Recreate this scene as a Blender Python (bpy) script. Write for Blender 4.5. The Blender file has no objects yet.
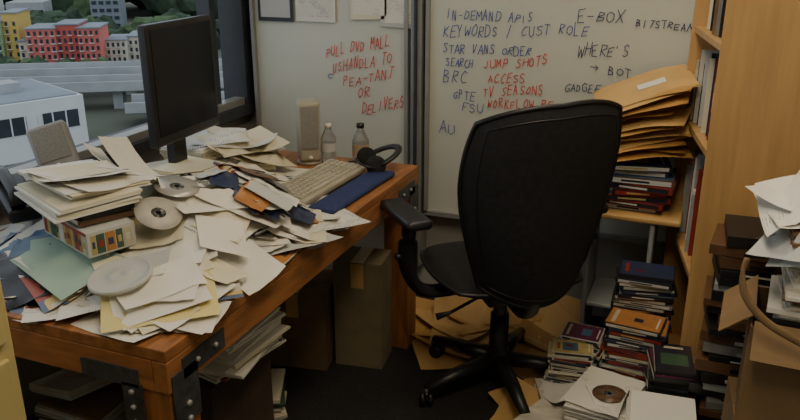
import bpy, math, random
import numpy as np
from mathutils import Matrix, Vector, Euler
R=random.Random(7)
def rad(a): return math.radians(a)

# ---------------------------------------------------------------- materials
def mat(name,col,rough=.6,metal=0.,var=.12,scale=12.,bump=0.,bscale=None,stretch=None,emit=0.,trans=0.,uv=False):
    m=bpy.data.materials.new(name); m.use_nodes=True
    nt=m.node_tree; N=nt.nodes; L=nt.links
    b=N['Principled BSDF']
    b.inputs['Roughness'].default_value=rough; b.inputs['Metallic'].default_value=metal
    tc=N.new('ShaderNodeTexCoord'); mp=N.new('ShaderNodeMapping')
    L.new(tc.outputs['UV' if uv else 'Object'],mp.inputs[0])
    if stretch: mp.inputs['Scale'].default_value=stretch
    nz=N.new('ShaderNodeTexNoise'); nz.inputs['Scale'].default_value=scale; nz.inputs['Detail'].default_value=4
    L.new(mp.outputs[0],nz.inputs['Vector'])
    cr=N.new('ShaderNodeValToRGB')
    cr.color_ramp.elements[0].position=.3; cr.color_ramp.elements[1].position=.7
    cr.color_ramp.elements[0].color=[max(0,c*(1-var)) for c in col]+[1]
    cr.color_ramp.elements[1].color=[min(1,c*(1+var)) for c in col]+[1]
    L.new(nz.outputs['Fac'],cr.inputs[0]); L.new(cr.outputs[0],b.inputs['Base Color'])
    if bump:
        n2=N.new('ShaderNodeTexNoise'); n2.inputs['Scale'].default_value=bscale or scale*8
        L.new(mp.outputs[0],n2.inputs['Vector'])
        bp=N.new('ShaderNodeBump'); bp.inputs['Strength'].default_value=bump; bp.inputs['Distance'].default_value=.01
        L.new(n2.outputs['Fac'],bp.inputs['Height']); L.new(bp.outputs[0],b.inputs['Normal'])
    if emit:
        b.inputs['Emission Color'].default_value=list(col)+[1]; b.inputs['Emission Strength'].default_value=emit
    if trans: b.inputs['Transmission Weight'].default_value=trans
    return m
def printed(name,paper,ink,rows=44,cols=9,rough=.7,lo=.47):
    """paper with lines of small print, laid out in the sheet's own UVs"""
    m=bpy.data.materials.new(name); m.use_nodes=True
    nt=m.node_tree;N=nt.nodes;L=nt.links;b=N['Principled BSDF'];b.inputs['Roughness'].default_value=rough
    tc=N.new('ShaderNodeTexCoord')
    br=N.new('ShaderNodeTexBrick'); br.offset=.37; br.squash=1
    br.inputs['Scale'].default_value=1; br.inputs['Brick Width'].default_value=1/cols; br.inputs['Row Height'].default_value=1/rows
    br.inputs['Mortar Size'].default_value=.0085; br.inputs['Mortar Smooth'].default_value=.3
    br.inputs['Color1'].default_value=list(ink)+[1]; br.inputs['Color2'].default_value=list(paper)+[1]
    br.inputs['Mortar'].default_value=list(paper)+[1]; br.inputs['Bias'].default_value=-.1
    L.new(tc.outputs['UV'],br.inputs['Vector'])
    nz=N.new('ShaderNodeTexNoise'); nz.inputs['Scale'].default_value=2.2
    L.new(tc.outputs['UV'],nz.inputs['Vector'])
    cr=N.new('ShaderNodeValToRGB'); cr.color_ramp.elements[0].position=lo; cr.color_ramp.elements[1].position=lo+.03
    L.new(nz.outputs['Fac'],cr.inputs[0])
    mx=N.new('ShaderNodeMixRGB'); mx.inputs[1].default_value=list(paper)+[1]
    L.new(cr.outputs[0],mx.inputs[0]); L.new(br.outputs['Color'],mx.inputs[2]); L.new(mx.outputs[0],b.inputs['Base Color'])
    return m
def patchy(name,cols,scale=6,rough=.4):
    """glossy print: hard patches of several colours"""
    m=bpy.data.materials.new(name); m.use_nodes=True
    nt=m.node_tree;N=nt.nodes;L=nt.links;b=N['Principled BSDF'];b.inputs['Roughness'].default_value=rough
    tc=N.new('ShaderNodeTexCoord'); nz=N.new('ShaderNodeTexVoronoi'); nz.inputs['Scale'].default_value=scale; nz.distance='CHEBYCHEV'
    L.new(tc.outputs['UV'],nz.inputs['Vector'])
    cr=N.new('ShaderNodeValToRGB'); cr.color_ramp.interpolation='CONSTANT'
    e=cr.color_ramp.elements
    while len(e)<len(cols): e.new(.5)
    for i,c in enumerate(cols): e[i].position=i/len(cols); 
    for i,c in enumerate(cols): e[i].color=list(c)+[1]
    sp=N.new('ShaderNodeSeparateColor'); L.new(nz.outputs['Color'],sp.inputs[0]); L.new(sp.outputs[0],cr.inputs[0])
    L.new(cr.outputs[0],b.inputs['Base Color']); return m

# ---------------------------------------------------------------- mesh builder
class MB:
    def __init__(s): s.V=[];s.F=[];s.MI=[];s.UV=[];s.SM=[];s.mats=[]
    def mi(s,m):
        if m not in s.mats: s.mats.append(m)
        return s.mats.index(m)
    def add(s,vs,fs,m,M=None,smooth=False,uvs=None):
        o=len(s.V)
        for v in vs:
            v=Vector(v); v=M@v if M is not None else v
            s.V.append(tuple(v))
        k=s.mi(m)
        for f in fs:
            s.F.append([o+i for i in f]); s.MI.append(k); s.SM.append(smooth)
            s.UV.append([uvs[i] for i in f] if uvs else [(vs[i][0],vs[i][1]) for i in f])
    def box(s,c,d,m,rz=0,M=None,taper=1.,rx=0,ry=0):
        x,y,z=d[0]/2,d[1]/2,d[2]/2; t=taper
        vs=[(-x,-y,-z),(x,-y,-z),(x,y,-z),(-x,y,-z),(-x*t,-y*t,z),(x*t,-y*t,z),(x*t,y*t,z),(-x*t,y*t,z)]
        T=Matrix.Translation(c)@Euler((rx,ry,rz)).to_matrix().to_4x4()
        if M is not None: T=M@T
        s.add(vs,[(0,3,2,1),(4,5,6,7),(0,1,5,4),(1,2,6,5),(2,3,7,6),(3,0,4,7)],m,T)
    def prism(s,poly,z0,z1,m,M=None):
        n=len(poly); vs=[(x,y,z0) for x,y in poly]+[(x,y,z1) for x,y in poly]
        s.add(vs,[tuple(reversed(range(n))),tuple(n+i for i in range(n))]+[(i,(i+1)%n,n+(i+1)%n,n+i) for i in range(n)],m,M)
    def rbox(s,c,d,m,b=.01,rz=0,M=None,rx=0,ry=0,seg=4):
        """box with rounded vertical corners and chamfered rims"""
        x,y,z=d[0]/2,d[1]/2,d[2]/2; r=min(b,x*.98,y*.98,z*.98)
        ring=[]
        for cx,cy,a0 in ((x-r,y-r,0),(-x+r,y-r,90),(-x+r,-y+r,180),(x-r,-y+r,270)):
            for i in range(seg+1):
                a=rad(a0+90*i/seg); ring.append((cx,cy,math.cos(a),math.sin(a)))
        n=len(ring); lv=[]
        for i in range(seg+1):
            a=rad(-90+90*i/seg); lv.append((math.cos(a)*r,-z+r+math.sin(a)*r))
        for i in range(seg+1):
            a=rad(90*i/seg); lv.append((math.cos(a)*r,z-r+math.sin(a)*r))
        vs=[(cx+ca*rr,cy+sa*rr,zz) for rr,zz in lv for cx,cy,ca,sa in ring]
        fs=[]
        for k in range(len(lv)-1):
            for i in range(n):
                j=(i+1)%n; fs.append((k*n+i,k*n+j,(k+1)*n+j,(k+1)*n+i))
        fs.append(tuple(reversed(range(n)))); fs.append(tuple((len(lv)-1)*n+i for i in range(n)))
        T=Matrix.Translation(c)@Euler((rx,ry,rz)).to_matrix().to_4x4()
        if M is not None: T=M@T
        s.add(vs,fs,m,T,smooth=True)
    def lathe(s,prof,c,m,seg=24,M=None,smooth=True,rx=0,ry=0,cap=True):
        vs=[];fs=[]
        for r,z in prof:
            for i in range(seg):
                a=2*math.pi*i/seg; vs.append((r*math.cos(a),r*math.sin(a),z))
        for k in range(len(prof)-1):
            for i in range(seg):
                j=(i+1)%seg; fs.append((k*seg+i,k*seg+j,(k+1)*seg+j,(k+1)*seg+i))
        if cap:
            fs.append(tuple(reversed(range(seg)))); fs.append(tuple((len(prof)-1)*seg+i for i in range(seg)))
        T=Matrix.Translation(c)@Euler((rx,ry,0)).to_matrix().to_4x4()
        if M is not None: T=M@T
        s.add(vs,fs,m,T,smooth=smooth)
    def tube(s,pts,r,m,seg=10,M=None,sx=1.,closed=False):
        pts=[Vector(p) for p in pts]; n=len(pts); rs=r if isinstance(r,(list,tuple)) else [r]*n
        vs=[];fs=[]; up=Vector((0,0,1))
        for i,p in enumerate(pts):
            if closed: t=pts[(i+1)%n]-pts[i-1]
            else: t=pts[min(i+1,n-1)]-pts[max(i-1,0)]
            t.normalize(); a=t.cross(up)
            if a.length<.05: a=t.cross(Vector((0,1,0)))
            a.normalize(); b=t.cross(a)
            for k in range(seg):
                q=2*math.pi*k/seg; vs.append(p+a*math.cos(q)*rs[i]*sx+b*math.sin(q)*rs[i])
        for i in range(n if closed else n-1):
            i2=(i+1)%n
            for k in range(seg):
                j=(k+1)%seg; fs.append((i*seg+k,i*seg+j,i2*seg+j,i2*seg+k))
        if not closed: fs.append(tuple(reversed(range(seg)))); fs.append(tuple((n-1)*seg+k for k in range(seg)))
        s.add(vs,fs,m,M,smooth=True)
    def obj(s,name,parent=None,bevel=0,loc=(0,0,0)):
        me=bpy.data.meshes.new(name); me.from_pydata(s.V,[],s.F)
        for m in s.mats: me.materials.append(m)
        me.polygons.foreach_set('material_index',s.MI); me.polygons.foreach_set('use_smooth',s.SM)
        ul=me.uv_layers.new(name='UVMap'); fl=[c for f in s.UV for uv in f for c in uv]
        ul.data.foreach_set('uv',fl); me.update()
        o=bpy.data.objects.new(name,me); bpy.context.collection.objects.link(o)
        if parent: o.parent=parent
        if bevel:
            b=o.modifiers.new('bevel','BEVEL'); b.width=bevel; b.segments=2; b.limit_method='ANGLE'
        return o
def smooth_path(pts,n=6):
    """Catmull-Rom through the control points"""
    P=[Vector(p) for p in pts]; P=[P[0]*2-P[1]]+P+[P[-1]*2-P[-2]]; out=[]
    for i in range(1,len(P)-2):
        for k in range(n):
            t=k/n; a,b_,c,d=P[i-1],P[i],P[i+1],P[i+2]
            out.append(.5*((2*b_)+(c-a)*t+(2*a-5*b_+4*c-d)*t*t+(-a+3*b_-3*c+d)*t**3))
    out.append(P[-2]); return out

# ---------------------------------------------------------------- palette
M_carpet=mat('carpet',(.016,.014,.013),.95,var=.5,scale=90,bump=.6,bscale=400)
M_wall=mat('wall_paint',(.42,.41,.36),.8,var=.04,bump=.05,bscale=300)
M_ceil=mat('ceiling_tile',(.6,.58,.53),.9,var=.05,scale=60)
M_frame=mat('window_frame_dark',(.035,.04,.05),.45,var=.2)
M_alu=mat('aluminium_trim',(.30,.30,.28),.4,.25,var=.08)
M_board=mat('whiteboard_enamel',(.58,.59,.50),.28,var=.05,scale=2)
M_red=mat('red_marker',(.66,.035,.03),.6); M_blue=mat('blue_marker',(.025,.055,.32),.6); M_navy=mat('navy_marker',(.02,.03,.12),.6)
M_wood=mat('desk_timber',(.33,.135,.042),.5,var=.35,scale=7,stretch=(6,1,6),bump=.08)
M_woodx=mat('desk_timber_end',(.34,.135,.042),.5,var=.3,scale=7,stretch=(1,6,6),bump=.08)
M_woodz=mat('desk_timber_leg',(.33,.13,.04),.5,var=.35,scale=7,stretch=(6,6,1),bump=.08)
M_steel=mat('bracket_steel',(.09,.095,.1),.5,.6,var=.3,scale=40)
M_oak=mat('bookcase_veneer',(.54,.32,.12),.45,var=.12,scale=4,stretch=(9,9,.7),bump=.02)
M_black=mat('black_fabric',(.011,.011,.011),.85,var=.4,scale=60,bump=.35,bscale=700)
M_blackp=mat('black_plastic',(.014,.014,.015),.4,var=.2)
M_screen=mat('screen_glass',(.006,.007,.009),.18,var=.1)
M_beige=mat('beige_plastic',(.40,.37,.28),.5,var=.05)
M_gspk=mat('grey_speaker_plastic',(.30,.30,.28),.5,var=.05)
M_key=mat('key_plastic',(.48,.44,.34),.5,var=.06)
M_bluerest=mat('blue_wrist_rest',(.02,.035,.12),.7,var=.2,scale=80)
M_mesh=mat('speaker_grille',(.25,.245,.22),.7,var=.25,scale=300)
M_cab=mat('cabinet_enamel',(.50,.41,.17),.45,var=.04)
M_card=mat('cardboard',(.25,.155,.07),.85,var=.12,scale=9,bump=.1)
M_cardd=mat('cardboard_dark',(.20,.12,.06),.85,var=.2,scale=9)
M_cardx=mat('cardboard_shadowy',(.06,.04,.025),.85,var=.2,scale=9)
M_manila=mat('manila_paper',(.52,.28,.075),.65,var=.15,scale=7,bump=.12,bscale=25)
M_manila2=mat('manila_paper_pale',(.60,.37,.13),.65,var=.12,scale=7,bump=.12,bscale=25)
M_p1=mat('paper_white',(.76,.74,.66),.75,var=.03,scale=5)
M_p2=mat('paper_cream',(.72,.66,.48),.75,var=.05,scale=5)
M_p3=mat('paper_grey',(.52,.53,.50),.75,var=.06,scale=5)
M_p4=printed('paper_printed',(.75,.73,.65),(.30,.30,.30))
M_p5=printed('paper_form',(.72,.70,.62),(.36,.36,.38),rows=30,cols=12)
M_p4b=printed('paper_letter',(.76,.73,.64),(.34,.33,.32),lo=.55)
M_p6=mat('paper_yellow',(.70,.60,.26),.75,var=.05,scale=5)
M_p7=mat('paper_mint',(.36,.50,.40),.75,var=.05,scale=5)
M_p8=mat('paper_orange',(.55,.20,.06),.75,var=.2,scale=12)
M_p9=patchy('glossy_flyer',[(.6,.55,.45),(.35,.08,.05),(.65,.5,.2),(.12,.16,.25),(.7,.68,.6)],3.2)
PAPERS=[M_p1]*9+[M_p2]*5+[M_p3]*3+[M_p4]*2+[M_p4b]*5+[M_p5]*1+[M_p9]
M_edge=mat('paper_edges',(.60,.56,.46),.85,var=.25,scale=60,stretch=(.2,.2,12))
M_cd=mat('disc_silver',(.45,.44,.40),.32,.3,var=.2,scale=5)
M_cdl=mat('disc_label',(.50,.48,.41),.4,var=.15,scale=30)
M_cdd=mat('disc_label_dark',(.16,.09,.05),.35,var=.6,scale=40)
M_hub=mat('disc_hub_clear',(.55,.54,.50),.3,var=.05)
M_water=mat('bottle_plastic',(.72,.75,.74),.12,var=.02,trans=.75)
M_white=mat('white_plastic',(.72,.71,.66),.4,var=.03)
M_greyp=mat('grey_plastic',(.34,.36,.36),.5,var=.05)
INK=[mat('ink_%d'%i,c,.4,var=.15,scale=30) for i,c in enumerate([(.02,.02,.03),(.03,.04,.09),(.28,.03,.02),(.5,.45,.33),(.12,.06,.03),(.22,.22,.2),(.06,.12,.2),(.42,.18,.05),(.6,.58,.5),(.05,.10,.06),(.45,.36,.12),(.10,.02,.05),(.18,.26,.32)])]
DARK=[INK[0]]*3+[INK[1],INK[4],INK[9],INK[11],INK[6]]
SP=[M_blackp]*6+[INK[1],INK[2],INK[3],INK[4],INK[5]]

# ---------------------------------------------------------------- room shell
def simple(name,c,d,m,bevel=0):
    b=MB(); b.box(c,d,m); return b.obj(name,bevel=bevel)
simple('floor',(-.6,1.0,-.05),(3.2,4.6,.1),M_carpet)
simple('ceiling',(-.6,1.0,2.75),(3.2,4.6,.1),M_ceil)
simple('wall_back',(-.6,3.26,1.35),(3.2,.1,2.7),M_wall)
simple('wall_right',(.95,1.0,1.35),(.1,4.6,2.7),M_wall)
simple('wall_front',(-.6,-1.25,1.35),(3.2,.1,2.7),M_wall)
simple('wall_left',(-2.15,1.0,.40),(.12,4.5,.8),M_wall)
b=MB()
b.box((-2.12,1.0,.825),(.20,4.4,.05),M_frame)
b.box((-2.07,1.0,.865),(.06,4.4,.035),M_alu)
b.box((-2.14,1.0,2.62),(.14,4.5,.16),M_frame)
for y in (-.7,.35,1.15,2.93): b.box((-2.10,y,1.7),(.07,.04,1.75),M_frame)
b.box((-2.09,3.15,1.7),(.13,.10,1.75),M_frame)
b.box((-2.1,1.0,2.3),(.05,4.4,.04),M_frame)
b.obj('window_1',bevel=.003)

# ---------------------------------------------------------------- marker writing
G={'A':[[(0,0),(2,6),(4,0)],[(.8,2.3),(3.3,2.4)]],'B':[[(0,0),(0,6),(2.6,5.6),(2.8,4),(0,3.2),(3.4,2.4),(3.2,.6),(0,0)]],
'C':[[(3.8,5.2),(2,6),(.3,4.4),(.1,2),(1.8,.1),(3.8,.9)]],'D':[[(0,0),(0,6),(2.8,5.2),(3.8,3),(2.8,.8),(0,0)]],
'E':[[(3.6,6),(0,5.8),(0,0),(3.7,.1)],[(0,3),(2.8,3.1)]],'F':[[(3.6,6),(0,5.8),(0,0)],[(0,3),(2.7,3.1)]],
'G':[[(3.8,5.2),(2,6),(.3,4.4),(.1,2),(1.8,.1),(3.7,1),(3.7,2.7),(2.2,2.7)]],'H':[[(0,0),(0,6)],[(3.6,0),(3.6,6)],[(0,3),(3.6,3.2)]],
'I':[[(1.8,0),(1.8,6)]],'J':[[(3,6),(3,1.4),(1.6,0),(.2,1.2)]],'K':[[(0,0),(0,6)],[(3.6,6),(0,2.8),(3.8,0)]],'L':[[(0,6),(0,0),(3.4,.1)]],
'M':[[(0,0),(.3,6),(2,2.4),(3.8,6),(4.1,0)]],'N':[[(0,0),(0,6),(3.6,0),(3.6,6)]],'O':[[(2,6),(.2,4.4),(.2,1.6),(2,0),(3.8,1.6),(3.8,4.4),(2,6)]],
'P':[[(0,0),(0,6),(3,5.6),(3.2,3.8),(0,3)]],'R':[[(0,0),(0,6),(3,5.6),(3.1,3.9),(0,3.1),(3.6,0)]],
'S':[[(3.5,5.2),(1.9,6),(.3,5),(.8,3.5),(3.1,2.5),(3.5,1.1),(1.7,0),(.1,.8)]],'T':[[(0,6),(4,6)],[(2,6),(2,0)]],'U':[[(0,6),(.1,1.4),(1.8,0),(3.5,1.4),(3.6,6)]],
'V':[[(0,6),(1.9,0),(3.8,6)]],'W':[[(0,6),(1,0),(2.1,4),(3.2,0),(4.2,6)]],'X':[[(0,6),(3.8,0)],[(3.6,6),(0,0)]],'Y':[[(0,6),(1.9,3),(3.8,6)],[(1.9,3),(1.8,0)]],
'Z':[[(0,6),(3.6,6),(0,0),(3.8,0)]],'/':[[(0,-.5),(3.2,6.5)]],'-':[[(.4,3),(3.4,3.1)]],"'":[[(1.5,6.4),(1.2,4.8)]],'>':[[(-1,3),(3.6,3)],[(2.2,4.6),(3.8,3),(2.2,1.4)]]}
def write(b,txt,x,z,h,wd,slope,m,Y=3.123):
    n=len(txt); adv=wd/n; sx=adv*.72/4; sz=h/6; rr=random.Random(txt)
    for i,ch in enumerate(txt):
        if ch not in G: continue
        jz=rr.uniform(-.13,.13)*h; js=rr.uniform(.75,1.15); sh=rr.uniform(.0,.3); jx=rr.uniform(.8,1.15)
        for st in G[ch]:
            pts=[]
            for (px,pz) in st:
                X=x+i*adv+(px*jx+sh*pz)*sx; Z=z+jz+pz*sz*js+(i*adv+px*sx)*slope
                pts.append((X+rr.uniform(-.0018,.0018),Z+rr.uniform(-.0018,.0018)))
            w=.0017 if m is M_red else .0015
            for (a,c) in zip(pts,pts[1:]):
                d=Vector((c[0]-a[0],c[1]-a[1])); 
                if d.length<1e-5: continue
                d.normalize(); nx,nz=-d.y*w,d.x*w; e=d*w*.6
                b.add([(a[0]+nx-e.x,Y,a[1]+nz-e.y),(a[0]-nx-e.x,Y,a[1]-nz-e.y),(c[0]-nx+e.x,Y,c[1]-nz+e.y),(c[0]+nx+e.x,Y,c[1]+nz+e.y)],[(0,1,2,3)],m)
def board(x0,x1,z0,z1):
    b=MB(); b.box(((x0+x1)/2,3.165,(z0+z1)/2),(x1-x0,.07,z1-z0),M_board)
    for xx in (x0+.008,x1-.008): b.box((xx,3.155,(z0+z1)/2),(.016,.09,z1-z0),M_alu)
    for zz in (z0,z1): b.box(((x0+x1)/2,3.155,zz),(x1-x0,.09,.02),M_alu)
    return b
b=board(-1.99,-1.215,.42,2.2)
for t,x,z,h,w,s in [('PULL DVD MALL',-1.61,1.09,.048,.31,.22),('USHANDLA TO',-1.58,1.025,.048,.29,.2),('PEA-TANT',-1.53,.965,.045,.25,.2),('OR',-1.46,.925,.045,.07,.05),('DELIVERS',-1.44,.845,.05,.21,.25)]:
    write(b,t,x,z,h,w,s,M_red)
write(b,'C',-1.61,1.0,.02,.03,0,M_blue)
b.obj('whiteboard')
b=board(-1.135,.85,.42,2.2)
for t,x,z,h,w,s in [('IN-DEMAND APIS',-1.05,1.28,.038,.37,0),('KEYWORDS / CUST ROLE',-1.06,1.205,.044,.60,.06),('STAR VANS ORDER',-1.06,1.14,.036,.38,.02),('SEARCH',-1.045,1.085,.032,.12,0),
    ('BRC',-1.055,1.015,.05,.11,0),('GPTE',-1.01,.95,.035,.10,-.1),('FSU',-.97,.895,.04,.10,0),('AU',-1.07,.79,.055,.08,.1),('APIS',-.58,1.37,.04,.18,.05)]:
    write(b,t,x,z,h,w,s,M_blue)
for t,x,z,h,w,s in [('E-BOX',-.51,1.285,.045,.18,.06),('BITSTREAM',-.29,1.28,.030,.21,-.05),("WHERE'S",-.50,1.155,.045,.2,.06),('> BOT',-.44,1.10,.035,.16,-.1),('GADGEE',-.54,1.01,.032,.14,.05)]:
    write(b,t,x,z,h,w,s,M_navy)
for t,x,z,h,w,s in [('JUMP SHOTS',-.88,1.080,.038,.27,.14),('ACCESS',-.86,1.025,.036,.16,.1),('TV SEASONS',-.88,.970,.038,.26,.1),('WORKFLOW RE',-.86,.920,.036,.28,.06),('CARDS',-.66,.90,.034,.14,.05)]:
    write(b,t,x,z,h,w,s,M_red)
b.obj('whiteboard.001')
b=MB(); b.box((-1.175,3.15,1.2),(.05,.09,2.1),M_alu); b.box((-1.175,3.10,1.2),(.012,.02,2.1),M_frame); b.obj('trim_1',bevel=.003)
def notice(name,x0,x1,z0,z1,m,inner=None,rz=0):
    b=MB(); b.box(((x0+x1)/2,3.121,(z0+z1)/2),(x1-x0,.004,z1-z0),m,ry=rz)
    if inner: 
        xm=(x0+x1)/2; zm=(z0+z1)/2; hx=(x1-x0)*.42; hz=(z1-z0)*.42
        b.add([(xm-hx,3.118,zm-hz),(xm+hx,3.118,zm-hz),(xm+hx,3.118,zm+hz),(xm-hx,3.118,zm+hz)],[(0,1,2,3)],inner,uvs=[(0,0),(1,0),(1,1),(0,1)])
    for xx in (x0+.02,x1-.02): b.lathe([(.008,0),(.008,.008),(.005,.011)],(xx,3.118,z1-.02),M_white,seg=12,rx=rad(90))
    b.obj(name)
notice('framed_notice',-1.95,-1.77,1.24,1.46,M_blackp,M_p3)
notice('pinned_table_sheet',-1.755,-1.56,1.245,1.50,M_p1,M_p5)
notice('pinned_note',-1.49,-1.30,1.265,1.48,M_p2,M_p4b,rz=rad(-3))
notice('pinned_note.001',-1.34,-1.15,1.235,1.45,M_p3,M_p4,rz=rad(2))

# ---------------------------------------------------------------- outside world
M_grass=mat('ground_outside',(.10,.11,.08),.95,var=.4,scale=.08)
M_road=mat('asphalt_light',(.20,.21,.22),.9,var=.1,scale=.3)
M_conc=mat('concrete_barrier',(.36,.38,.38),.85,var=.12,scale=.5)
M_white_b=mat('white_render',(.60,.62,.61),.8,var=.05,scale=.4)
M_roof=mat('flat_roof',(.22,.25,.28),.9,var=.1,scale=.3)
M_dglass=mat('dark_glazing',(.03,.04,.05),.3,var=.3,scale=.5)
M_tree=mat('tree_foliage',(.06,.10,.04),.95,var=.6,scale=.6)
M_tree2=mat('tree_foliage_dark',(.03,.055,.028),.95,var=.6,scale=.6)
simple('ground_outside',(-130,110,-14.2),(300,320,.4),M_grass)
U=Vector((.85,.527,0)); W=Vector((-.527,.85,0)); aU=math.atan2(.527,.85)
def q(n,s,z): return U*s+W*n+Vector((0,0,z))
b=MB()
for n,z,w,s0,s1 in ((64,-12.9,3.5,-8,60),(70.5,-12.6,4,-12,60),(78,-12.0,4,-90,60),(85,-11.7,4,-90,60)):
    sm=(s0+s1)/2
    b.box(q(n,sm,z),(s1-s0,w,.4),M_road,rz=aU)
    for k in (-1,1): b.box(q(n+k*w/2,sm,z+.35),(s1-s0,.25,.9),M_conc,rz=aU)
    for s in range(int(s0)+4,int(s1),12): b.box(q(n,s,(z-.2-14)/2),(.9,2,(z-.2+14)),M_conc,rz=aU)
b.obj('elevated_freeway')
b=MB()
A=Vector((-44.2,45.2,0)); d=Vector((-.38,-.925,0)); e=Vector((-.925,.38,0))
def bb(s0,s1,t0,t1,z0,z1,m): 
    c=A+d*((s0+s1)/2)+e*((t0+t1)/2); b.box((c.x,c.y,(z0+z1)/2),(s1-s0,t1-t0,z1-z0),m,rz=math.atan2(d.y,d.x))
bb(0,34,0,10,-14,-9.7,M_white_b); bb(.3,33.6,.3,9.6,-9.7,-9.6,M_roof)
for s0,s1 in ((0.5,3.2),(4.4,9.5),(10.5,15),(16,21)): bb(s0,s1,-.06,.1,-12.0,-10.7,M_dglass)
for s0 in range(0,22): bb(s0+.45,s0+.55,-.1,.05,-12.0,-10.7,M_white_b)
bb(-.06,.05,1,8,-12.0,-10.7,M_dglass)
for s in (3,6,9): bb(s,s+1.6,4,6,-9.6,-8.9,M_conc)
b.obj('office_building')
b=MB()
acol=[mat('stucco_red',(.50,.10,.08),.8),mat('stucco_ochre',(.58,.42,.12),.8),mat('stucco_green',(.27,.38,.2),.8),mat('stucco_rose',(.60,.17,.14),.8),mat('stucco_cream',(.6,.55,.45),.8)]
s=-46.0
for (wd,hh,ci,dn) in [(5,5.4,0,0),(4.4,5.0,3,0),(2.2,6.6,1,1),(2.4,5.6,2,1),(1.8,6.6,1,2),(1.6,3.2,4,1),(3.4,4.9,3,-1),(2.6,5.3,0,-.5),(2.6,4.9,3,-1),(2.5,3.0,4,2),(4,3.2,4,4)]:
    n=107+dn; b.box(q(n,s+wd/2,-14+hh/2),(wd,6,hh),acol[ci],rz=aU)
    b.box(q(n,s+wd/2,-14+hh+.08),(wd+.3,6.3,.16),M_roof,rz=aU)
    nf=int(hh/.95); nw=int(wd/.62)
    for fz in range(nf):
        for k in range(nw):
            zz=-13.4+fz*.95; ss=s+(k+.5)*wd/nw
            b.box(q(n-3.02,ss,zz),(.30,.1,.5),M_dglass,rz=aU)
            if k%2==0: b.box(q(n-3.2,ss,zz-.32),(.55,.4,.07),M_white_b,rz=aU)
    s+=wd
b.obj('apartment_row')
b=MB()
for (n,s_,wd,hh,m) in [(150,-62,9,7,M_conc),(152,-50,8,6.4,M_white_b),(149,-40,6,5,M_conc),(150,-27,5,8.2,M_roof),(152,0,14,7,M_conc),(150,22,16,8,M_white_b)]:
    b.box(q(n,s_,-14+hh/2),(wd,6,hh),m,rz=aU)
    for k in range(int(wd/1.2)):
        for fz in range(int(hh/1.3)): b.box(q(n-3.03,s_-wd/2+.7+k*1.2,-13.2+fz*1.3),(.8,.1,.6),M_dglass,rz=aU)
b.obj('distant_buildings')
def blob(b,c,r,m,rr):
    import bmesh
    bm=bmesh.new(); bmesh.ops.create_icosphere(bm,subdivisions=2,radius=1)
    vs=[]; 
    for v in bm.verts:
        k=r*(.75+.5*rr.random()); vs.append((c[0]+v.co.x*k,c[1]+v.co.y*k,c[2]+v.co.z*k*.95))
    b.add(vs,[[v.index for v in f.verts] for f in bm.faces],m); bm.free()
b=MB(); rr=random.Random(3)
for i in range(110):
    s_=rr.uniform(-60,35); p=q(rr.uniform(95,101),s_,-14+rr.uniform(.3,.9)); blob(b,p,rr.uniform(.8,1.4),rr.choice([M_tree,M_tree,M_tree2]),rr)
b.obj('roadside_trees')
b=MB()
for i in range(150):
    s_=rr.uniform(-80,50); p=q(rr.uniform(118,138),s_,-13.5+rr.uniform(0,2.2)); blob(b,p,rr.uniform(1.3,2.6),rr.choice([M_tree,M_tree2,M_tree2]),rr)
b.obj('park_trees')
b=MB()
for i in range(190):
    s_=rr.uniform(-130,90); n=rr.uniform(165,200); p=q(n,s_,-13+rr.uniform(0,14)); blob(b,p,rr.uniform(3.5,6.5),rr.choice([M_tree,M_tree2,M_tree2]),rr)
b.obj('hillside_trees')

# ---------------------------------------------------------------- height-field piling
class HF:
    def __init__(s,x0,x1,y0,y1,base,res=.02):
        s.x0,s.y0,s.res=x0,y0,res; s.nx=int((x1-x0)/res)+1; s.ny=int((y1-y0)/res)+1
        s.H=np.full((s.nx,s.ny),float(base))
    def inside(s,x,y): 
        return 0<=(x-s.x0)/s.res<=s.nx-1 and 0<=(y-s.y0)/s.res<=s.ny-1
    def get(s,x,y):
        fx=(x-s.x0)/s.res; fy=(y-s.y0)/s.res
        if not s.inside(x,y): return None
        i=min(int(fx),s.nx-2); j=min(int(fy),s.ny-2); a=fx-i; c=fy-j; H=s.H
        return float(H[i,j]*(1-a)*(1-c)+H[i+1,j]*a*(1-c)+H[i,j+1]*(1-a)*c+H[i+1,j+1]*a*c)
    def put(s,x,y,z):
        i=int(round((x-s.x0)/s.res)); j=int(round((y-s.y0)/s.res))
        if 0<=i<s.nx and 0<=j<s.ny: s.H[i,j]=max(s.H[i,j],z)
def fit(hf,pts,pct,damp=.85):
    P=[(x,y,hf.get(x,y)) for x,y in pts]; P=[p for p in P if p[2] is not None]
    if len(P)<4: return None
    A_=np.array([[p[0],p[1],1] for p in P]); z=np.array([p[2] for p in P])
    c,_,_,_=np.linalg.lstsq(A_,z,rcond=None)
    gx=max(-.5,min(.5,c[0]*damp)); gy=max(-.5,min(.5,c[1]*damp))
    res=z-A_[:,0]*gx-A_[:,1]*gy; off=np.percentile(res,pct)
    return gx,gy,off
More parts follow.
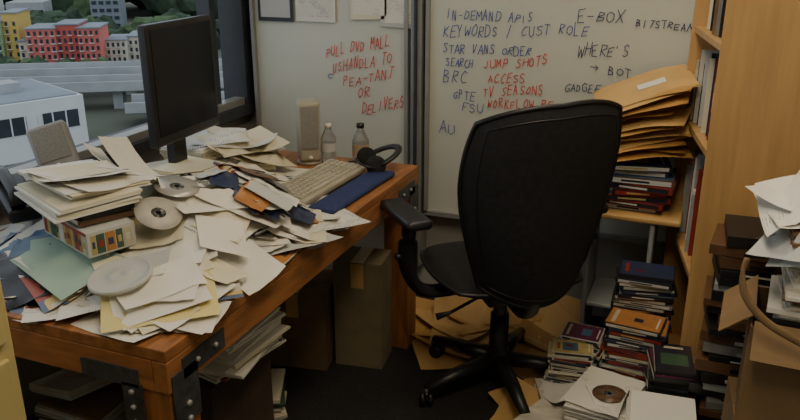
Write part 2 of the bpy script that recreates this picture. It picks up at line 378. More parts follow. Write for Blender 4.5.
def sheet(b,hf,x,y,w,l,rz,m,curl=.006,pct=50,lift=0.,nx=8,ny=10,eps=.0010):
    ca,sa=math.cos(rz),math.sin(rz)
    loc=[((i/nx-.5)*w,(j/ny-.5)*l) for j in range(ny+1) for i in range(nx+1)]
    wp=[(x+a*ca-c*sa,y+a*sa+c*ca) for a,c in loc]
    f=fit(hf,wp,pct)
    if f is None: return
    gx,gy,off=f; k1=R.uniform(-1,1)*curl; k2=R.uniform(-1,1)*curl; k3=R.uniform(0,1)*curl; ph=R.uniform(0,6)
    vs=[]
    for (a,c),(X,Y) in zip(loc,wp):
        u_,v_=2*a/w,2*c/l
        z=off+gx*X+gy*Y+k3*(u_*u_)+k1*u_*v_+k2*v_*abs(v_)+lift*max(0,v_)**2+.0010*math.sin(7*u_+ph)
        h=hf.get(X,Y)
        if h is not None: z=max(z,h+eps)
        vs.append([X,Y,z])
    for v in vs: hf.put(v[0],v[1],v[2])
    n=nx+1; fs=[(j*n+i,j*n+i+1,(j+1)*n+i+1,(j+1)*n+i) for j in range(ny) for i in range(nx)]
    uv=[(i/nx,j/ny) for j in range(ny+1) for i in range(nx+1)]
    b.add(vs,fs,m,smooth=True,uvs=uv)
def footprint(x,y,w,l,rz,n=7):
    ca,sa=math.cos(rz),math.sin(rz)
    return [(x+(i/n-.5)*w*ca-(j/n-.5)*l*sa,y+(i/n-.5)*w*sa+(j/n-.5)*l*ca) for i in range(n+1) for j in range(n+1)]
def base_frame(hf,x,y,w,l,rz,pct=85,damp=.5):
    f=fit(hf,footprint(x,y,w,l,rz),pct,damp); gx,gy,off=f
    zc=off+gx*x+gy*y; nrm=Vector((-gx,-gy,1)).normalized()
    ax=Vector((math.cos(rz),math.sin(rz),0)); ax=(ax-nrm*ax.dot(nrm)).normalized(); ay=nrm.cross(ax)
    Mx=Matrix((ax,ay,nrm)).transposed().to_4x4(); Mx.translation=Vector((x,y,zc)); return Mx
def raise_hf(hf,Mx,w,l,h):
    nx=max(3,int(w/.014)); ny=max(3,int(l/.014))
    for i in range(nx+1):
        for j in range(ny+1):
            p=Mx@Vector(((i/nx-.5)*w,(j/ny-.5)*l,h)); hf.put(*p)
def stack(b,hf,x,y,w,l,rz,h,mats,th=(.003,.010),jit=.006,pct=85,damp=.5):
    Mx=base_frame(hf,x,y,w,l,rz,pct,damp)
    z=0
    while z<h:
        t=R.uniform(*th); kw=R.uniform(.93,1); kl=R.uniform(.93,1)
        b.box((R.uniform(-jit,jit),R.uniform(-jit,jit),z+t/2),(w*kw,l*kl,t*.94),R.choice(mats),rz=R.uniform(-.05,.05),M=Mx)
        z+=t
    raise_hf(hf,Mx,w,l,z); return Mx,z
def cover(b,Mx,w,l,z,dark=True):
    """printed front: ground colour, picture panel, title band and small blocks"""
    g=R.choice(DARK if dark and R.random()<.7 else INK)
    b.box((.002,0,z),(w*.92,l*.95,.0008),g,M=Mx)
    pic=R.choice(INK); ph=R.uniform(.25,.5); cy=R.uniform(-.15,.1)
    b.box((.002,l*cy,z+.0005),(w*R.uniform(.4,.8),l*ph,.0006),pic,M=Mx)
    b.box((.002,l*.36,z+.0006),(w*R.uniform(.4,.75),l*.07,.0006),R.choice([INK[8],INK[3],INK[10],INK[2]]),M=Mx)
    b.box((w*R.uniform(-.15,.15),l*(cy+R.uniform(-.08,.08)),z+.0009),(w*.2,l*.16,.0005),R.choice(INK),M=Mx)
    if R.random()<.6: b.box((.002,-l*.40,z+.0006),(w*.6,l*.03,.0005),INK[8],M=Mx)
def case_at(b,Mx,w,l,t,sp=None,dark=True):
    b.box((0,0,t/2),(w,l,t*.94),sp or R.choice(SP),M=Mx)
    cover(b,Mx,w,l,t*.97+.0003,dark)
    sm=R.choice([M_cdl,M_p3,INK[2],INK[8],INK[1],INK[0],INK[0]])
    for sg in (-1,1):
        b.box((sg*(w/2+.0004),0,t/2),(.0008,l*.9,t*.7),sm,M=Mx); b.box((sg*(w/2+.0009),l*.05,t/2),(.0004,l*.4,t*.3),R.choice([INK[8],INK[0],INK[10]]),M=Mx)
def case(b,hf,x,y,rz,w=.135,l=.19,t=.014,sp=None,pct=80,damp=.6,dark=True,**k):
    Mx=base_frame(hf,x,y,w,l,rz,pct,damp); case_at(b,Mx,w,l,t,sp,dark); raise_hf(hf,Mx,w,l,t)
def disc(b,hf,x,y,m,r=.06,tx=0):
    Mx=base_frame(hf,x,y,r*1.6,r*1.6,tx,85,.9)
    b.lathe([(r,.0005),(r,.0018),(.019,.0019)],(0,0,.001),m,seg=40,M=Mx)
    b.lathe([(.019,.0021),(.0075,.0021)],(0,0,.001),M_hub,seg=24,M=Mx)
    b.lathe([(.0075,.0024),(.0001,.0024)],(0,0,.001),M_blackp,seg=16,M=Mx)
    raise_hf(hf,Mx,r*1.4,r*1.4,.003)

# ---------------------------------------------------------------- desk
b=MB()
x0,x1,y0,y1=-1.95,-1.015,1.17,2.72
b.box(((x0+x1)/2,(y0+y1)/2,.745),(x1-x0,y1-y0,.03),M_wood)
b.box((x1-.02,(y0+y1)/2,.69),(.04,y1-y0,.08),M_wood)
b.box((x0+.02,(y0+y1)/2,.69),(.04,y1-y0,.08),M_wood)
b.box(((x0+x1)/2,y0+.02,.69),(x1-x0-.082,.04,.08),M_woodx)
b.box(((x0+x1)/2,y1-.02,.69),(x1-x0-.082,.04,.08),M_woodx)
for lx in (x0+.055,x1-.055):
    for ly in (y0+.055,y1-.055): b.box((lx,ly,.325),(.10,.10,.65),M_woodz)
desk=b.obj('workbench_desk',bevel=.003)
b=MB()
for ly,sg in ((y0,1),(y1,-1)):
    b.box((x1+.002,ly+sg*.055,.62),(.004,.09,.14),M_steel); b.box((x1+.002,ly+sg*.13,.69),(.004,.16,.05),M_steel)
    for dz in (-.04,0): b.lathe([(.008,0),(.008,.005),(.004,.008)],(x1+.004,ly+sg*.055,.60+dz),M_alu,seg=10,ry=rad(90))
    for dy in (.10,.17): b.lathe([(.007,0),(.007,.005),(.004,.008)],(x1+.004,ly+sg*dy,.69),M_alu,seg=10,ry=rad(90))
b.box((x1-.10,y0-.002,.60),(.055,.004,.12),M_steel); b.box((x1-.16,y0-.002,.675),(.16,.004,.045),M_steel)
for dz in (.56,.60,.64): b.lathe([(.007,0),(.007,.005),(.004,.008)],(x1-.10,y0-.004,dz),M_alu,seg=10,rx=rad(90))
b.obj('corner_brackets',parent=desk)

# ---------------------------------------------------------------- paper mound on the desk
hf=HF(-1.93,-1.03,1.185,2.70,.7605)
b=MB()
SH=[(.216,.279)]*4+[(.14,.216)]*5+[(.11,.24)]*3+[(.10,.15)]*3
def rs(cx,cy,sx,sy,n,mats=PAPERS,curl=.010,sizes=None,**k):
    for _ in range(n):
        w,l=R.choice(sizes or SH); x=max(-1.86,min(-1.09,R.gauss(cx,sx))); y=max(1.31,min(2.62,R.gauss(cy,sy)))
        sheet(b,hf,x,y,w,l,R.uniform(0,6.28),R.choice(mats),curl,**k)
def st(x,y,w,l,rz,h,mats=(M_p1,M_edge,M_p2,M_edge,M_p3),**k): return stack(b,hf,x,y,w,l,rad(rz),h,list(mats),**k)
def cs(cx,cy,sx,sy,n,sps=None):
    for _ in range(n): case(b,hf,R.gauss(cx,sx),max(1.33,R.gauss(cy,sy)),R.uniform(0,6.3),damp=.8,w=R.choice([.12,.135]),l=R.choice([.14,.19]),t=.01,sp=R.choice(sps or SP+[M_cdl,M_p3]))
rs(-1.45,1.7,.22,.28,26)
st(-1.60,1.52,.22,.29,10,.045); st(-1.42,1.85,.22,.28,25,.03); st(-1.68,1.95,.22,.28,60,.04)
st(-1.22,1.62,.2,.27,-10,.03); st(-1.75,1.7,.22,.28,5,.05); st(-1.44,2.12,.22,.27,15,.025)
cs(-1.4,1.75,.14,.15,8)
rs(-1.45,1.6,.2,.2,16); rs(-1.2,1.55,.07,.2,16,curl=.014); rs(-1.25,1.38,.12,.06,12); rs(-1.6,2.1,.13,.14,14); rs(-1.3,1.95,.10,.1,12)
st(-1.24,1.42,.14,.2,70,.015); st(-1.35,1.70,.16,.22,35,.03)
cs(-1.3,1.7,.10,.15,5)
rs(-1.38,1.64,.18,.18,20,curl=.014)
SM_=[(.14,.216),(.10,.15),(.11,.2),(.12,.12),(.09,.13)]
rs(-1.32,1.6,.14,.2,34,curl=.010,sizes=SM_,mats=PAPERS+[M_p9,M_p6,INK[12]])
for _ in range(20): sheet(b,hf,R.uniform(-1.8,-1.42),R.uniform(1.27,1.42),.14,.20,R.uniform(0,6),R.choice([M_p9,M_p9,M_p8,M_p1,M_p3,INK[6],M_p7,M_blackp,INK[2]]),.008)
sheet(b,hf,-1.44,1.35,.18,.25,rad(72),M_p7,.006)
sheet(b,hf,-1.22,1.40,.19,.25,rad(-35),M_p2,.004); sheet(b,hf,-1.125,1.30,.15,.26,rad(-50),M_p6,.003)
rs(-1.17,1.55,.05,.14,14,curl=.01,sizes=SM_)
paper=b.obj('paper_pile')
b=MB()
Mx=base_frame(hf,-1.45,1.44,.13,.27,rad(68),86,.1)
b.box((0,0,.032),(.125,.26,.064),M_p3,M=Mx)
yy=-.125
while yy<.12:
    t=R.uniform(.012,.03); b.box((-.063,yy+t/2,.030),(.001,t*.92,.050),R.choice([INK[2],INK[8],INK[10],INK[7],INK[9],INK[3]]),M=Mx)
    b.box((-.0638,yy+t/2,.030+R.uniform(-.01,.01)),(.001,t*.5,.016),R.choice([INK[8],INK[2],INK[10],INK[1]]),M=Mx); yy+=t
b.box((-.0636,0.0,.059),(.001,.255,.008),INK[2],M=Mx)
yy=-.055
while yy<.05:
    t=R.uniform(.012,.03); b.box((yy+t/2,-.1305,.030),(t*.92,.001,.050),R.choice([INK[2],INK[8],INK[10],INK[7],INK[9],INK[3]]),M=Mx)
    b.box((yy+t/2,-.1313,.03),(t*.5,.001,.018),R.choice([INK[8],INK[2],INK[10],INK[1]]),M=Mx); yy+=t
raise_hf(hf,Mx,.125,.26,.064); b.obj('boxed_video_set',bevel=.001)
b=MB()
for k,(sp) in enumerate([SP[9],M_blackp]): case(b,hf,-1.46,1.46,rad(66+k*4),.14,.22,.015,sp=sp,damp=.1,pct=97)
b.obj('dvd_case_stack')
b=MB()
stack(b,hf,-1.50,1.47,.22,.34,rad(62),.024,[M_p1,M_p2,M_p1,M_p3],th=(.002,.006),jit=.010,pct=92,damp=.2)
stack(b,hf,-1.50,1.50,.215,.30,rad(70),.012,[M_p1,M_p4b,M_p2],th=(.002,.004),jit=.01,pct=92,damp=.2)
sheet(b,hf,-1.48,1.50,.216,.279,rad(80),M_p4b,.006); sheet(b,hf,-1.53,1.51,.216,.279,rad(58),M_p1,.006)
b.obj('magazine_stack')
b=MB()
rs(-1.35,1.75,.12,.12,6,curl=.012); rs(-1.62,2.02,.09,.09,6,[M_p1,M_p2,M_p4b,M_p5],curl=.012); rs(-1.5,2.2,.08,.10,6,[M_p1,M_p2,M_p4b])
stack(b,hf,-1.60,2.06,.216,.279,rad(75),.035,[M_p6,M_p2,M_p1],th=(.004,.007)); sheet(b,hf,-1.60,2.06,.21,.27,rad(76),M_p2,.003)
stack(b,hf,-1.62,2.42,.216,.279,rad(40),.05,[M_edge,M_p1,M_p2,M_p3],th=(.004,.01)); stack(b,hf,-1.74,2.36,.216,.279,rad(70),.055,[M_edge,M_p1,M_p2],th=(.004,.01))
for k in range(6): sheet(b,hf,R.uniform(-1.72,-1.54),R.uniform(2.32,2.46),.216,.279,R.uniform(0,6),R.choice([M_p5,M_p2,M_p2,M_p1]),.02,lift=.02)
sheet(b,hf,-1.40,2.16,.216,.279,rad(10),M_p4b,.01)
for (x,y,r_) in ((-1.52,1.72,112),(-1.46,1.72,96)):
    sheet(b,hf,x,y,.13,.24,rad(r_),M_p1,.004,lift=.11)
sheet(b,hf,-1.19,1.78,.216,.279,rad(20),M_p4b,.012); sheet(b,hf,-1.25,1.70,.216,.279,rad(-25),M_p4b,.012)
b.obj('loose_letters')
b=MB()
cs(-1.26,1.97,.04,.05,3,[M_cdl,M_p3,INK[6],M_blackp])
for _ in range(30): sheet(b,hf,R.uniform(-1.34,-1.10),R.uniform(1.74,2.05),.08,.12,R.uniform(0,6),R.choice([M_p1,M_p3,M_p9,M_p2,M_p2,INK[1],INK[7],M_p1,M_p9,INK[5]]),.006)
b.obj('card_clutter')
b=MB()
for (x,y,m) in [(-1.36,1.90,M_cdd),(-1.43,1.82,M_cdl),(-1.27,1.50,M_cdl),(-1.30,1.62,M_cd),(-1.22,1.90,M_cdd)]: disc(b,hf,x,y,m)
b.obj('compact_discs')
b=MB(); Mx=base_frame(hf,-1.24,1.31,.14,.14,0,85,.7)
b.lathe([(.074,0),(.076,.004),(.076,.010),(.070,.011),(.068,.007),(.03,.007),(.028,.010),(.010,.010),(.009,.007)],(0,0,.002),M_p3,seg=48,M=Mx)
b.obj('disc_spindle_lid')

# ---------------------------------------------------------------- desk equipment
b=MB()
Mm=Matrix.Translation((-1.63,2.11,1.155))@Matrix.Rotation(rad(3),4,'Z')
b.rbox((0,0,0),(.035,.37,.385),M_blackp,.008,M=Mm); b.box((.0185,0,.008),(.002,.335,.335),M_screen,M=Mm)
b.rbox((-.03,0,0),(.04,.22,.24),M_blackp,.012,M=Mm); b.box((-.045,0,-.2),(.03,.07,.3),M_blackp,M=Mm)
b.lathe([(.11,0),(.11,.01),(.03,.022)],(-.03,0,-.39),M_blackp,seg=32,M=Mm)
b.obj('computer_monitor')
def speaker(name,x,y,z,rz,h=.235,w=.085,dp=.10,tilt=0,roll=0,m=None):
    m=m or M_beige
    b=MB(); T=Matrix.Translation((x,y,z))@Matrix.Rotation(rad(rz),4,'Z')
    b.lathe([(.05,0),(.05,.006),(.04,.012)],(0,0,0),m,seg=28,M=T)
    T=T@Matrix.Rotation(roll,4,'Y')@Matrix.Rotation(tilt,4,'X')
    b.rbox((0,0,.012+h/2),(w,dp,h),m,.014,M=T)
    b.rbox((0,-dp/2-.002,.012+h*.58),(w*.8,.008,h*.70),M_mesh,.003,M=T)
    b.lathe([(.008,0),(.008,.006)],(0,-dp/2,.03),M_white,seg=14,M=T,rx=rad(90)); b.obj(name)
speaker('desktop_speaker',-1.43,2.60,.762,35)
speaker('desktop_speaker.001',-1.935,1.85,.862,42,h=.16,w=.125,dp=.06,tilt=rad(-22),roll=rad(-14),m=M_gspk)
b=MB(); T=Matrix.Translation((-1.235,2.30,.79))@Matrix.Rotation(rad(88),4,'Z')@Matrix.Rotation(rad(4),4,'X')
b.rbox((0,0,0),(.45,.155,.022),M_beige,.006,M=T)
for r_ in range(6):
    yy=.058-r_*.0215-(.004 if r_ else 0)
    for c_ in range(20):
        xx=-.208+c_*.0208+(.006 if c_>13 else 0)+(.006 if c_>16 else 0)
        if xx>.215: continue
        if r_==5 and 3<c_<9: continue
        b.box((xx,yy,.014),(.0175,.0175,.010),M_key,M=T,taper=.78)
b.box((-.08,.058-.1115,.014),(.11,.0175,.01),M_key,M=T,taper=.95)
b.obj('computer_keyboard')
b=MB(); b.rbox((-1.10,2.31,.771),(.10,.48,.02),M_bluerest,.009,rz=rad(-2)); b.obj('wrist_rest')
b=MB()
for (x,y,h) in ((-1.36,2.63,.155),):
    b.lathe([(.028,0),(.03,.01),(.028,.04),(.030,.08),(.029,.10),(.012,.135),(.012,.14)],(x,y,.762),M_water,seg=24)
    b.lathe([(.0301,.045),(.0305,.08)],(x,y,.762),M_p3,seg=24,cap=False); b.lathe([(.014,0),(.014,.016)],(x,y,.90),M_white,seg=16)
b.obj('water_bottle')
b=MB(); x,y=-1.235,2.66
b.lathe([(.030,0),(.033,.01),(.033,.09),(.02,.12),(.013,.135),(.013,.145)],(x,y,.762),M_water,seg=24)
b.lathe([(.0332,.03),(.0335,.08)],(x,y,.762),mat('bottle_label',(.45,.32,.2),.5),seg=24,cap=False); b.lathe([(.015,0),(.015,.016)],(x,y,.905),M_blackp,seg=16)
b.obj('water_bottle.001')
b=MB(); T=Matrix.Translation((-1.13,2.60,.80))@Matrix.Rotation(rad(-50),4,'Z')@Matrix.Rotation(rad(24),4,'X')
arc=[(.075*math.cos(a),.085*math.sin(a),.01) for a in [rad(-10+i*200/16) for i in range(17)]]
b.tube(arc,.009,M_blackp,M=T,sx=1.6)
for sx_ in (-1,1):
    b.lathe([(.015,-.018),(.036,-.014),(.038,0),(.036,.014),(.015,.018)],(sx_*.066,-.03,.012),M_black,seg=24,M=T,ry=rad(70))
b.tube(smooth_path([(.08,-.03,0),(.09,-.06,.03),(.07,-.08,.05),(.03,-.08,.06)]),.004,M_blackp,M=T)
b.tube(smooth_path([(-.07,-.05,0),(-.09,-.1,.02),(-.03,-.12,.03),(.03,-.1,.03)]),.003,M_blackp,M=T)
b.obj('headset')
b=MB()
T=Matrix.Translation((-1.80,1.60,hf.get(-1.80,1.60)+.03))@Matrix.Rotation(rad(60),4,'Z')@Matrix.Rotation(rad(14),4,'X')
b.rbox((0,0,0),(.19,.22,.045),M_blackp,.012,M=T)
b.tube([(-.065,-.10,.035),(-.065,-.06,.055),(-.065,.05,.055),(-.065,.10,.035)],[.022,.016,.016,.022],M_blackp,M=T,sx=1.1)
b.box((.035,.065,.025),(.09,.05,.004),M_greyp,M=T)
for i in range(3):
    for j in range(4): b.box((.01+i*.026,.02-j*.024,.026),(.018,.015,.008),M_greyp,M=T,taper=.8)
b.obj('desk_telephone')

# ---------------------------------------------------------------- filing cabinet at left
b=MB(); b.box((-1.33,.67,.6),(.46,.42,1.2),M_cab)
for z in (.16,.46,.76,1.06):
    b.box((-1.096,.67,z),(.012,.38,.27),M_cab); b.box((-1.085,.67,z+.08),(.02,.1,.012),M_alu)
b.obj('filing_cabinet',bevel=.004)

# ---------------------------------------------------------------- things under the desk
def carton(name,c,d,rz,m,flap=True):
    b=MB(); T=Matrix.Translation(c)@Matrix.Rotation(rad(rz),4,'Z'); x,y,z=d; t=.005
    for sx_ in (-1,1): b.box((sx_*(x/2-t/2),0,z/2),(t,y,z),m,M=T)
    for sy in (-1,1): b.box((0,sy*(y/2-t/2),z/2),(x-2*t,t,z),m,M=T)
    b.box((0,0,t/2),(x-2*t,y-2*t,t),m,M=T)
    if flap:
        b.box((0,-y/4,z+.002),(x,y/2-.003,.004),m,M=T); b.box((0,y/4,z+.002),(x,y/2-.003,.004),m,M=T)
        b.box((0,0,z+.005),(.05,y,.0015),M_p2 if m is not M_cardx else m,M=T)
        b.box((0,-y/2-.0008,z-.05),(.05,.0012,.10),M_manila2,M=T)
    else:
        b.box((x/2+.03,0,z-.0),(.10,y*.96,.004),m,M=T,ry=rad(35)); b.box((-x/2-.03,0,z),(.10,y*.96,.004),m,M=T,ry=rad(-40))
        b.box((0,-y/2-.035,z-.02),(x*.96,.10,.004),m,M=T,rx=rad(45))
    return b.obj(name,bevel=.001)
carton('cardboard_box',(-1.40,2.44,0),(.26,.24,.32),10,M_cardd)
carton('cardboard_box.001',(-1.16,2.50,0),(.19,.16,.44),8,mat('cardboard_olive',(.19,.155,.085),.85,var=.15))
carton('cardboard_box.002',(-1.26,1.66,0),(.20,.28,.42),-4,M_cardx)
hu=HF(-1.9,-1.0,1.3,2.2,0); 
b=MB(); hb=HF(-1.40,-1.05,1.46,1.88,.43)
for k,c in enumerate([M_p1,INK[2],M_p1,INK[6],M_p2,INK[2],M_p1,M_p1,M_p9]): stack(b,hb,-1.21+R.uniform(-.02,.02),1.67+R.uniform(-.02,.02),.2,.27,rad(R.uniform(-10,10)),.012,[c,M_p1],th=(.005,.009),damp=0)
b.obj('catalog_stack')
b=MB()
for k in range(4): stack(b,hu,-1.33+R.uniform(-.01,.01),2.02+R.uniform(-.02,.02),.15,.22,rad(30+R.uniform(-15,15)),.02,[R.choice(INK[2:]),M_edge,M_p2],th=(.008,.014))
b.obj('book_stack')
b=MB()
for k in range(8): stack(b,hu,-1.72+R.uniform(-.03,.03),1.62+R.uniform(-.03,.03),.22,.28,rad(R.uniform(-15,15)),.025,[M_p3,M_edge,M_cardd,M_p1],th=(.006,.014))
b.obj('newspaper_stack')

# ---------------------------------------------------------------- office chair
def squircle(s_,t_,k=.5): return s_*math.sqrt(1-k*t_*t_), t_*math.sqrt(1-k*s_*s_)
def pillow(b,M,fn,m,n=26,k=.30):
    """closed upholstered pad: fn(x,y,edge,side)->point; x,y in squircle disc coords"""
    for side in (1,-1):
        vs=[]
        for j in range(n+1):
            for i in range(n+1):
                s_=-1+2*i/n; t_=-1+2*j/n; x,y=squircle(s_,t_,k); e_=(1-abs(s_)**5)*(1-abs(t_)**5)
                vs.append(fn(x,y,max(0,e_)**.5,side))
        w=n+1; fs=[(j*w+i,j*w+i+1,(j+1)*w+i+1,(j+1)*w+i) for j in range(n) for i in range(n)]
        b.add(vs,fs,m,M,smooth=True)
HUB=Vector((-.61,2.50,0)); CF=math.atan2(.80,-.60)-math.pi/2   # chair faces local +Y
C=Matrix.Translation(HUB)@Matrix.Rotation(CF,4,'Z')
b=MB()
def backf(x,y,e_,sd):
    z=.80+y*.345+.018*y*x*1.0
    w=.200+.076*(.5+.5*math.sin(max(-1,min(1,(y+.15)/1.0))*math.pi/2))
    X=x*w
    Y=-.305-.075*max(0,y)**1.5-.02*y+ .10*(x*x) -.03*math.cos(y*2.2)
    Y+= e_*(.040 if sd>0 else -.035)
    if y>0.5: z+= .022*abs(x)*(y-.5)*2
    return (X,Y,z)
pillow(b,C,backf,M_black)
n=26
per=[(-1+2*i/n,-1) for i in range(n)]+[(1,-1+2*i/n) for i in range(n)]+[(1-2*i/n,1) for i in range(n)]+[(-1,1-2*i/n) for i in range(n)]
ring=[backf(*squircle(s_,t_,.30),0,1) for s_,t_ in per]
b.tube(ring,.008,M_blackp,seg=8,M=C,closed=True)
ring=[backf(*squircle(s_*.86,t_*.90,.30),((1-abs(s_*.86)**5)*(1-abs(t_*.9)**5))**.5,-1) for s_,t_ in per]
b.tube(ring,.0025,M_blackp,seg=6,M=C,closed=True)
def seatf(x,y,e_,sd):
    return (x*.265,.04+y*.255, .475+(.045*e_ if sd>0 else -.035*e_)-.03*max(0,y)**3+.012*x*x)
pillow(b,C,seatf,M_black)
ring=[seatf(*squircle(s_,t_,.30),0,1) for s_,t_ in per]
b.tube(ring,.007,M_blackp,seg=8,M=C,closed=True)
b.rbox((0,0,.42),(.20,.26,.06),M_blackp,.015,M=C)
b.tube(smooth_path([(0,-.05,.41),(0,-.18,.40),(0,-.24,.42),(0,-.27,.50),(0,-.29,.66)]),.018,M_blackp,M=C,sx=1.8)
for sg in (-1,1):
    ox=.035 if sg<0 else -.02
    b.tube(smooth_path([(sg*.12,.0,.425),(sg*(.25+ox),-.01,.43),(sg*(.315+ox),-.02,.50),(sg*(.325+ox),-.03,.60),(sg*(.32+ox),-.03,.70)]),.023,M_blackp,M=C,sx=1.5)
    b.rbox((sg*(.325+ox),.01,.715),(.095,.27,.036),M_blackp,.017,M=C,rz=rad(sg*-8))
    b.lathe([(.013,0),(.013,.03),(.009,.035)],(sg*(.335+ox),-.03,.58),M_blackp,seg=12,M=C,ry=rad(90*sg))
b.tube([(.1,.05,.41),(.25,.06,.40),(.29,.06,.40)],[.006,.006,.012],M_blackp,M=C)
b.tube([(-.1,-.06,.41),(-.22,-.08,.37),(-.27,-.08,.36)],[.006,.006,.013],M_blackp,M=C)
b.lathe([(.025,.20),(.025,.40)],(0,0,0),M_steel,seg=20,M=C)
b.lathe([(.045,.07),(.048,.12),(.036,.16),(.034,.30)],(0,0,0),M_blackp,seg=24,M=C)
for i in range(5):
    a=rad(50+72*i); dx,dy=math.cos(a),math.sin(a)
    b.tube([(dx*.03,dy*.03,.115),(dx*.18,dy*.18,.10),(dx*.31,dy*.31,.075)],[.030,.024,.017],M_blackp,M=C,sx=1.1)
    Mc=C@Matrix.Translation((dx*.31,dy*.31,0))@Matrix.Rotation(a+.7+i,4,'Z')
    b.lathe([(.008,.03),(.008,.075)],(0,0,0),M_steel,seg=10,M=Mc)
    for k in (-1,1): b.lathe([(.012,-.009),(.026,-.008),(.028,0),(.026,.008),(.012,.009)],(k*.014,.012,.0285),M_blackp,seg=20,M=Mc,ry=rad(90))
    b.rbox((0,.006,.045),(.016,.04,.034),M_blackp,.006,M=Mc)
b.obj('office_chair')

# ---------------------------------------------------------------- bookcase on the right (open side faces the chair)
b=MB(); by0,by1=2.50,3.05; fx0,fx1=.015,-.085; bx1=.44
def front(y): return fx0+(fx1-fx0)*(y-by0)/(by1-by0)
b.box(((fx0+bx1)/2,by0+.011,1.0),(bx1-fx0,.022,2.0),M_oak)
b.box(((fx1+bx1)/2,by1-.011,1.0),(bx1-fx1,.022,2.0),M_oak)
b.box((bx1-.006,(by0+by1)/2,1.0),(.012,by1-by0-.044,2.0),M_oak)
for z in (.05,.52,.945,1.275,1.66,1.965):
    ya,yb=by0+.0225,by1-.0225; b.prism([(front(ya)+.008,ya),(bx1-.013,ya),(bx1-.013,yb),(front(yb)+.008,yb)],z,z+.022,M_oak)
b.obj('bookcase',bevel=.002)
b=MB()
for z,hh in ((.543,.34),(.968,.27),(1.298,.30),(1.683,.25)):
    y=by0+.03
    while y<by1-.06:
        t=R.uniform(.012,.035); h_=hh*R.uniform(.6,1.0); fx=front(y)+R.uniform(.012,.045)
        b.box((fx+.09,y+t/2,z+h_/2+.001),(.17,t*.93,h_),R.choice(SP+[M_p2,M_p3,M_p1,M_cardd,M_greyp,SP[9],INK[12]]))
        b.box((fx+.0044,y+t/2,z+h_*.7),(.001,t*.6,h_*.3),R.choice([M_p1,M_p2,M_blackp,M_cdl]))
        y+=t
b.obj('shelved_binders')
# ---------------------------------------------------------------- side table with books and envelopes
b=MB()
b.rbox((-.20,2.93,.625),(.33,.30,.022),M_manila2,.008)
b.rbox((-.355,2.93,.307),(.018,.27,.61),M_greyp,.008); b.rbox((-.13,2.93,.307),(.018,.27,.61),M_greyp,.008)
b.rbox((-.243,2.93,.25),(.205,.26,.018),M_greyp,.006)
b.obj('side_table')
ht=HF(-.37,-.03,2.76,3.10,.637)
b=MB()
for k in range(8):
    case(b,ht,-.21+R.uniform(-.02,.02),2.92+R.uniform(-.02,.02),rad(90+R.uniform(-12,12)),.19,.25 if k%3 else .20,R.uniform(.018,.026),sp=R.choice([SP[6],SP[7],SP[9],M_blackp,INK[2]]),damp=.0,pct=100)
b.obj('reference_books')
b=MB()
zt=float(ht.H.max())
for k in range(13):
    w,l,t=.35,.26,.010; n=10
    rz=rad(R.uniform(-12,14)); tilt=rad(-9-k*1.1+R.uniform(-4,4)); cx,cy,cz=-.245+R.uniform(-.03,.03),2.93+R.uniform(-.02,.02),zt+.045+k*.0185
    T=Matrix.Translation((cx,cy,cz))@Matrix.Rotation(rz,4,'Z')@Matrix.Rotation(tilt,4,'Y')@Matrix.Rotation(rad(R.uniform(3,10)),4,'X')
    vs=[];fs=[]
    for sd in (1,-1):
        for j in range(n+1):
            for i in range(n+1):
                u_=-1+2*i/n; v_=-1+2*j/n; th_=t*.5*max(0,(1-u_**4)*(1-v_**4))**.5
                vs.append((u_*w/2,v_*l/2,sd*th_-.014*u_*u_+.002*math.sin(5*u_+k)))
    q_=n+1
    for sd in range(2):
        o=sd*q_*q_; fs+=[(o+j*q_+i,o+j*q_+i+1,o+(j+1)*q_+i+1,o+(j+1)*q_+i) for j in range(n) for i in range(n)]
    b.add(vs,fs,R.choice([M_manila,M_manila,M_manila2]),T,smooth=True)
    if k==12: b.box((0.03,-.02,t*.62),(.10,.05,.001),M_p1,M=T)
b.obj('envelope_stack')

# ---------------------------------------------------------------- floor clutter
hg=HF(-1.0,.75,1.95,3.10,0.0)
b=MB()
for (x,y,w,l,rz,m,lf) in [(-.84,2.66,.30,.24,30,M_manila2,.01),(-.88,2.76,.34,.26,-15,M_manila,.02),(-.92,2.86,.34,.26,20,M_manila,.08),(-.80,2.80,.36,.27,-25,M_manila2,.05),(-.68,2.90,.38,.28,10,M_manila2,.06),(-.5,2.8,.36,.27,40,M_manila,.05),(-.48,2.70,.36,.27,-20,M_manila,.05),(-.5,2.90,.36,.27,15,M_manila2,.08),
    (-.44,2.45,.30,.22,60,M_manila2,.03),(-.42,2.32,.28,.2,-10,M_manila2,.03),(-.52,2.74,.36,.27,75,M_manila,.06),(-.52,2.83,.36,.27,-40,M_manila2,.1),(-.74,2.95,.36,.25,-8,M_manila,.1),(-.88,2.88,.36,.26,-30,M_manila2,.1),(-.80,2.84,.36,.26,15,M_manila2,.1),(-.56,2.92,.36,.26,-15,M_manila2,.1)]:
    sheet(b,hg,x,y,w,l,rad(rz),m,.03,pct=70,lift=lf)
b.obj('floor_envelopes')
b=MB()
def fs_(x,y,w,l,rz,h,mats=(M_p1,M_edge,M_p2,M_edge,M_p3,M_p1),**k): return stack(b,hg,x,y,w,l,rad(rz),h,list(mats),pct=60,damp=.2,**k)
fs_(-.35,2.42,.16,.20,20,.06); fs_(-.01,2.13,.20,.24,5,.24,th=(.006,.016)); fs_(-.36,2.20,.2,.24,-20,.07)
fs_(-.19,2.31,.21,.27,-8,.15,th=(.003,.009)); 
sheet(b,hg,-.20,2.31,.20,.26,rad(-15),M_p4b,.004,pct=80); sheet(b,hg,-.35,2.42,.15,.20,rad(35),M_p1,.008)
b.obj('document_piles')
b=MB()
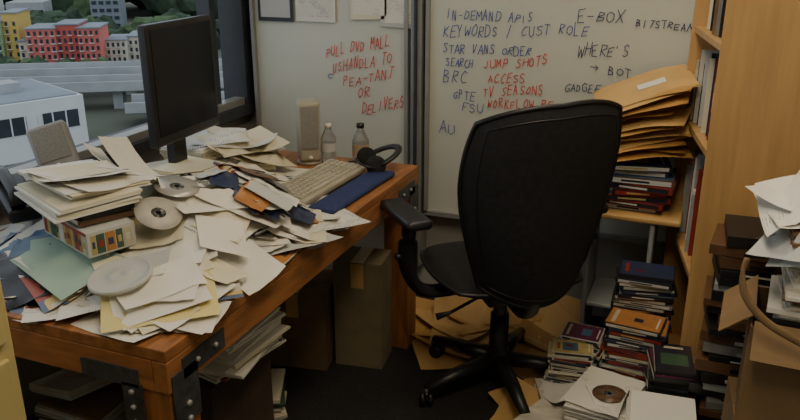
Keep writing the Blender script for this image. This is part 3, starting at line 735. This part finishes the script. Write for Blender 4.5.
def col(x,y,n,a,w=.135,l=.19,t=.014,j=.010,aj=9,sps=None,dark=True):
    z=float(np.median([v for v in (hg.get(*p) for p in footprint(x,y,w,l,rad(a))) if v is not None]))
    for k in range(n):
        Mx=Matrix.Translation((x+R.uniform(-j,j),y+R.uniform(-j,j),z))@Matrix.Rotation(rad(a+R.uniform(-aj,aj)),4,'Z')
        case_at(b,Mx,w,l,t,R.choice(sps) if sps else None,dark); z+=t
    raise_hf(hg,Mx,w,l,0)
LT=[M_cdl,M_p3,M_blackp,M_p2,M_cdl]
col(-.32,2.64,20,82,w=.125,l=.142,t=.0105,sps=LT,dark=False)
col(-.35,2.53,12,95,w=.10,l=.142,t=.0105,sps=LT,dark=False,aj=5)
col(-.13,2.68,34,96,aj=8); col(-.13,2.53,25,86,aj=6); col(-.005,2.375,22,8,w=.12,aj=6)
b.obj('media_case_pile')
b=MB(); z=hg.get(-.19,2.30); b.box((-.18,2.29,z+.003),(.125,.125,.002),M_p1,rz=.4); b.obj('paper_sleeve')
b=MB(); raise_hf(hg,Matrix.Translation((-.18,2.29,z+.004)),.12,.12,0); disc(b,hg,-.18,2.29,M_cdd,r=.055); b.obj('compact_discs.001')
b=MB(); Mx=Matrix.Translation((.20,2.345,0)); zz=.0
while zz<.80:
    t=R.uniform(.018,.045)
    b.box((R.uniform(-.02,.02),R.uniform(-.012,.012),zz+t/2),(R.uniform(.2,.25),R.uniform(.17,.20),t*.92),R.choice([M_blackp]*5+[SP[10],M_greyp,SP[9]]),M=Mx,rz=R.uniform(-.12,.12))
    b.box((0,-.101,zz+t*.5),(R.uniform(.05,.12),.002,t*.3),R.choice([M_greyp,INK[8],M_blackp,M_blackp]),M=Mx)
    zz+=t
b.obj('media_tray_stack',bevel=.002)
carton('cardboard_box.003',(.37,2.00,0),(.42,.28,.42),4,M_card)
carton('cardboard_box.004',(.37,1.99,.43),(.40,.26,.28),-3,M_card,flap=False)
b=MB(); hr=HF(.15,.62,1.85,2.14,.70)
for k in range(8): stack(b,hr,.37+R.uniform(-.02,.02),1.99+R.uniform(-.02,.02),.30,.22,rad(R.uniform(-10,10)),.026,[R.choice([M_p1,M_p2,M_blackp,M_p3,M_cardd]),M_edge,M_p1],th=(.006,.014),jit=.015,damp=.0)
for _ in range(12): sheet(b,hr,R.uniform(.26,.46),R.uniform(1.95,2.04),.216,.279,R.uniform(0,6.3),R.choice([M_p1,M_p4b,M_p2,M_p3]),.03,lift=R.uniform(0,.04))
b.obj('manuscript_pile')
b=MB(); b.tube(smooth_path([(.13,1.83,.90),(.125,1.82,.86),(.14,1.81,.81),(.19,1.80,.76),(.28,1.79,.72)]),.010,M_card,sx=.5); b.obj('curved_wooden_handle')

# ---------------------------------------------------------------- lights
M_lamp=mat('lamp_diffuser',(1,.85,.64),.5,var=0,emit=4.0)
def fixture(name,x,y,e):
    b=MB(); b.box((x,y,2.68),(.62,1.22,.04),M_white); b.box((x,y,2.655),(.56,1.16,.012),M_lamp); b.obj(name)
    ld=bpy.data.lights.new('lamp_'+name,'AREA'); ld.shape='RECTANGLE'; ld.size=.56; ld.size_y=1.16; ld.energy=e; ld.color=(1,.85,.64)
    lo=bpy.data.objects.new('ceiling_lamp',ld); lo.location=(x,y,2.63); bpy.context.collection.objects.link(lo)
fixture('ceiling_light',-.1,.7,14.5); fixture('ceiling_light.001',-.3,2.2,6.5)
w=bpy.data.worlds.new('overcast_sky'); bpy.context.scene.world=w; w.use_nodes=True
bg=w.node_tree.nodes['Background']; bg.inputs[0].default_value=(.70,.78,.87,1); bg.inputs[1].default_value=1.25

cam=bpy.data.cameras.new('camera'); co=bpy.data.objects.new('camera',cam); bpy.context.collection.objects.link(co)
cam.sensor_width=36; cam.lens=34.8; cam.clip_start=.05; cam.clip_end=1000
co.location=(0,0,1.6); co.rotation_euler=(rad(90-19.45),0,rad(21.9))
bpy.context.scene.camera=co
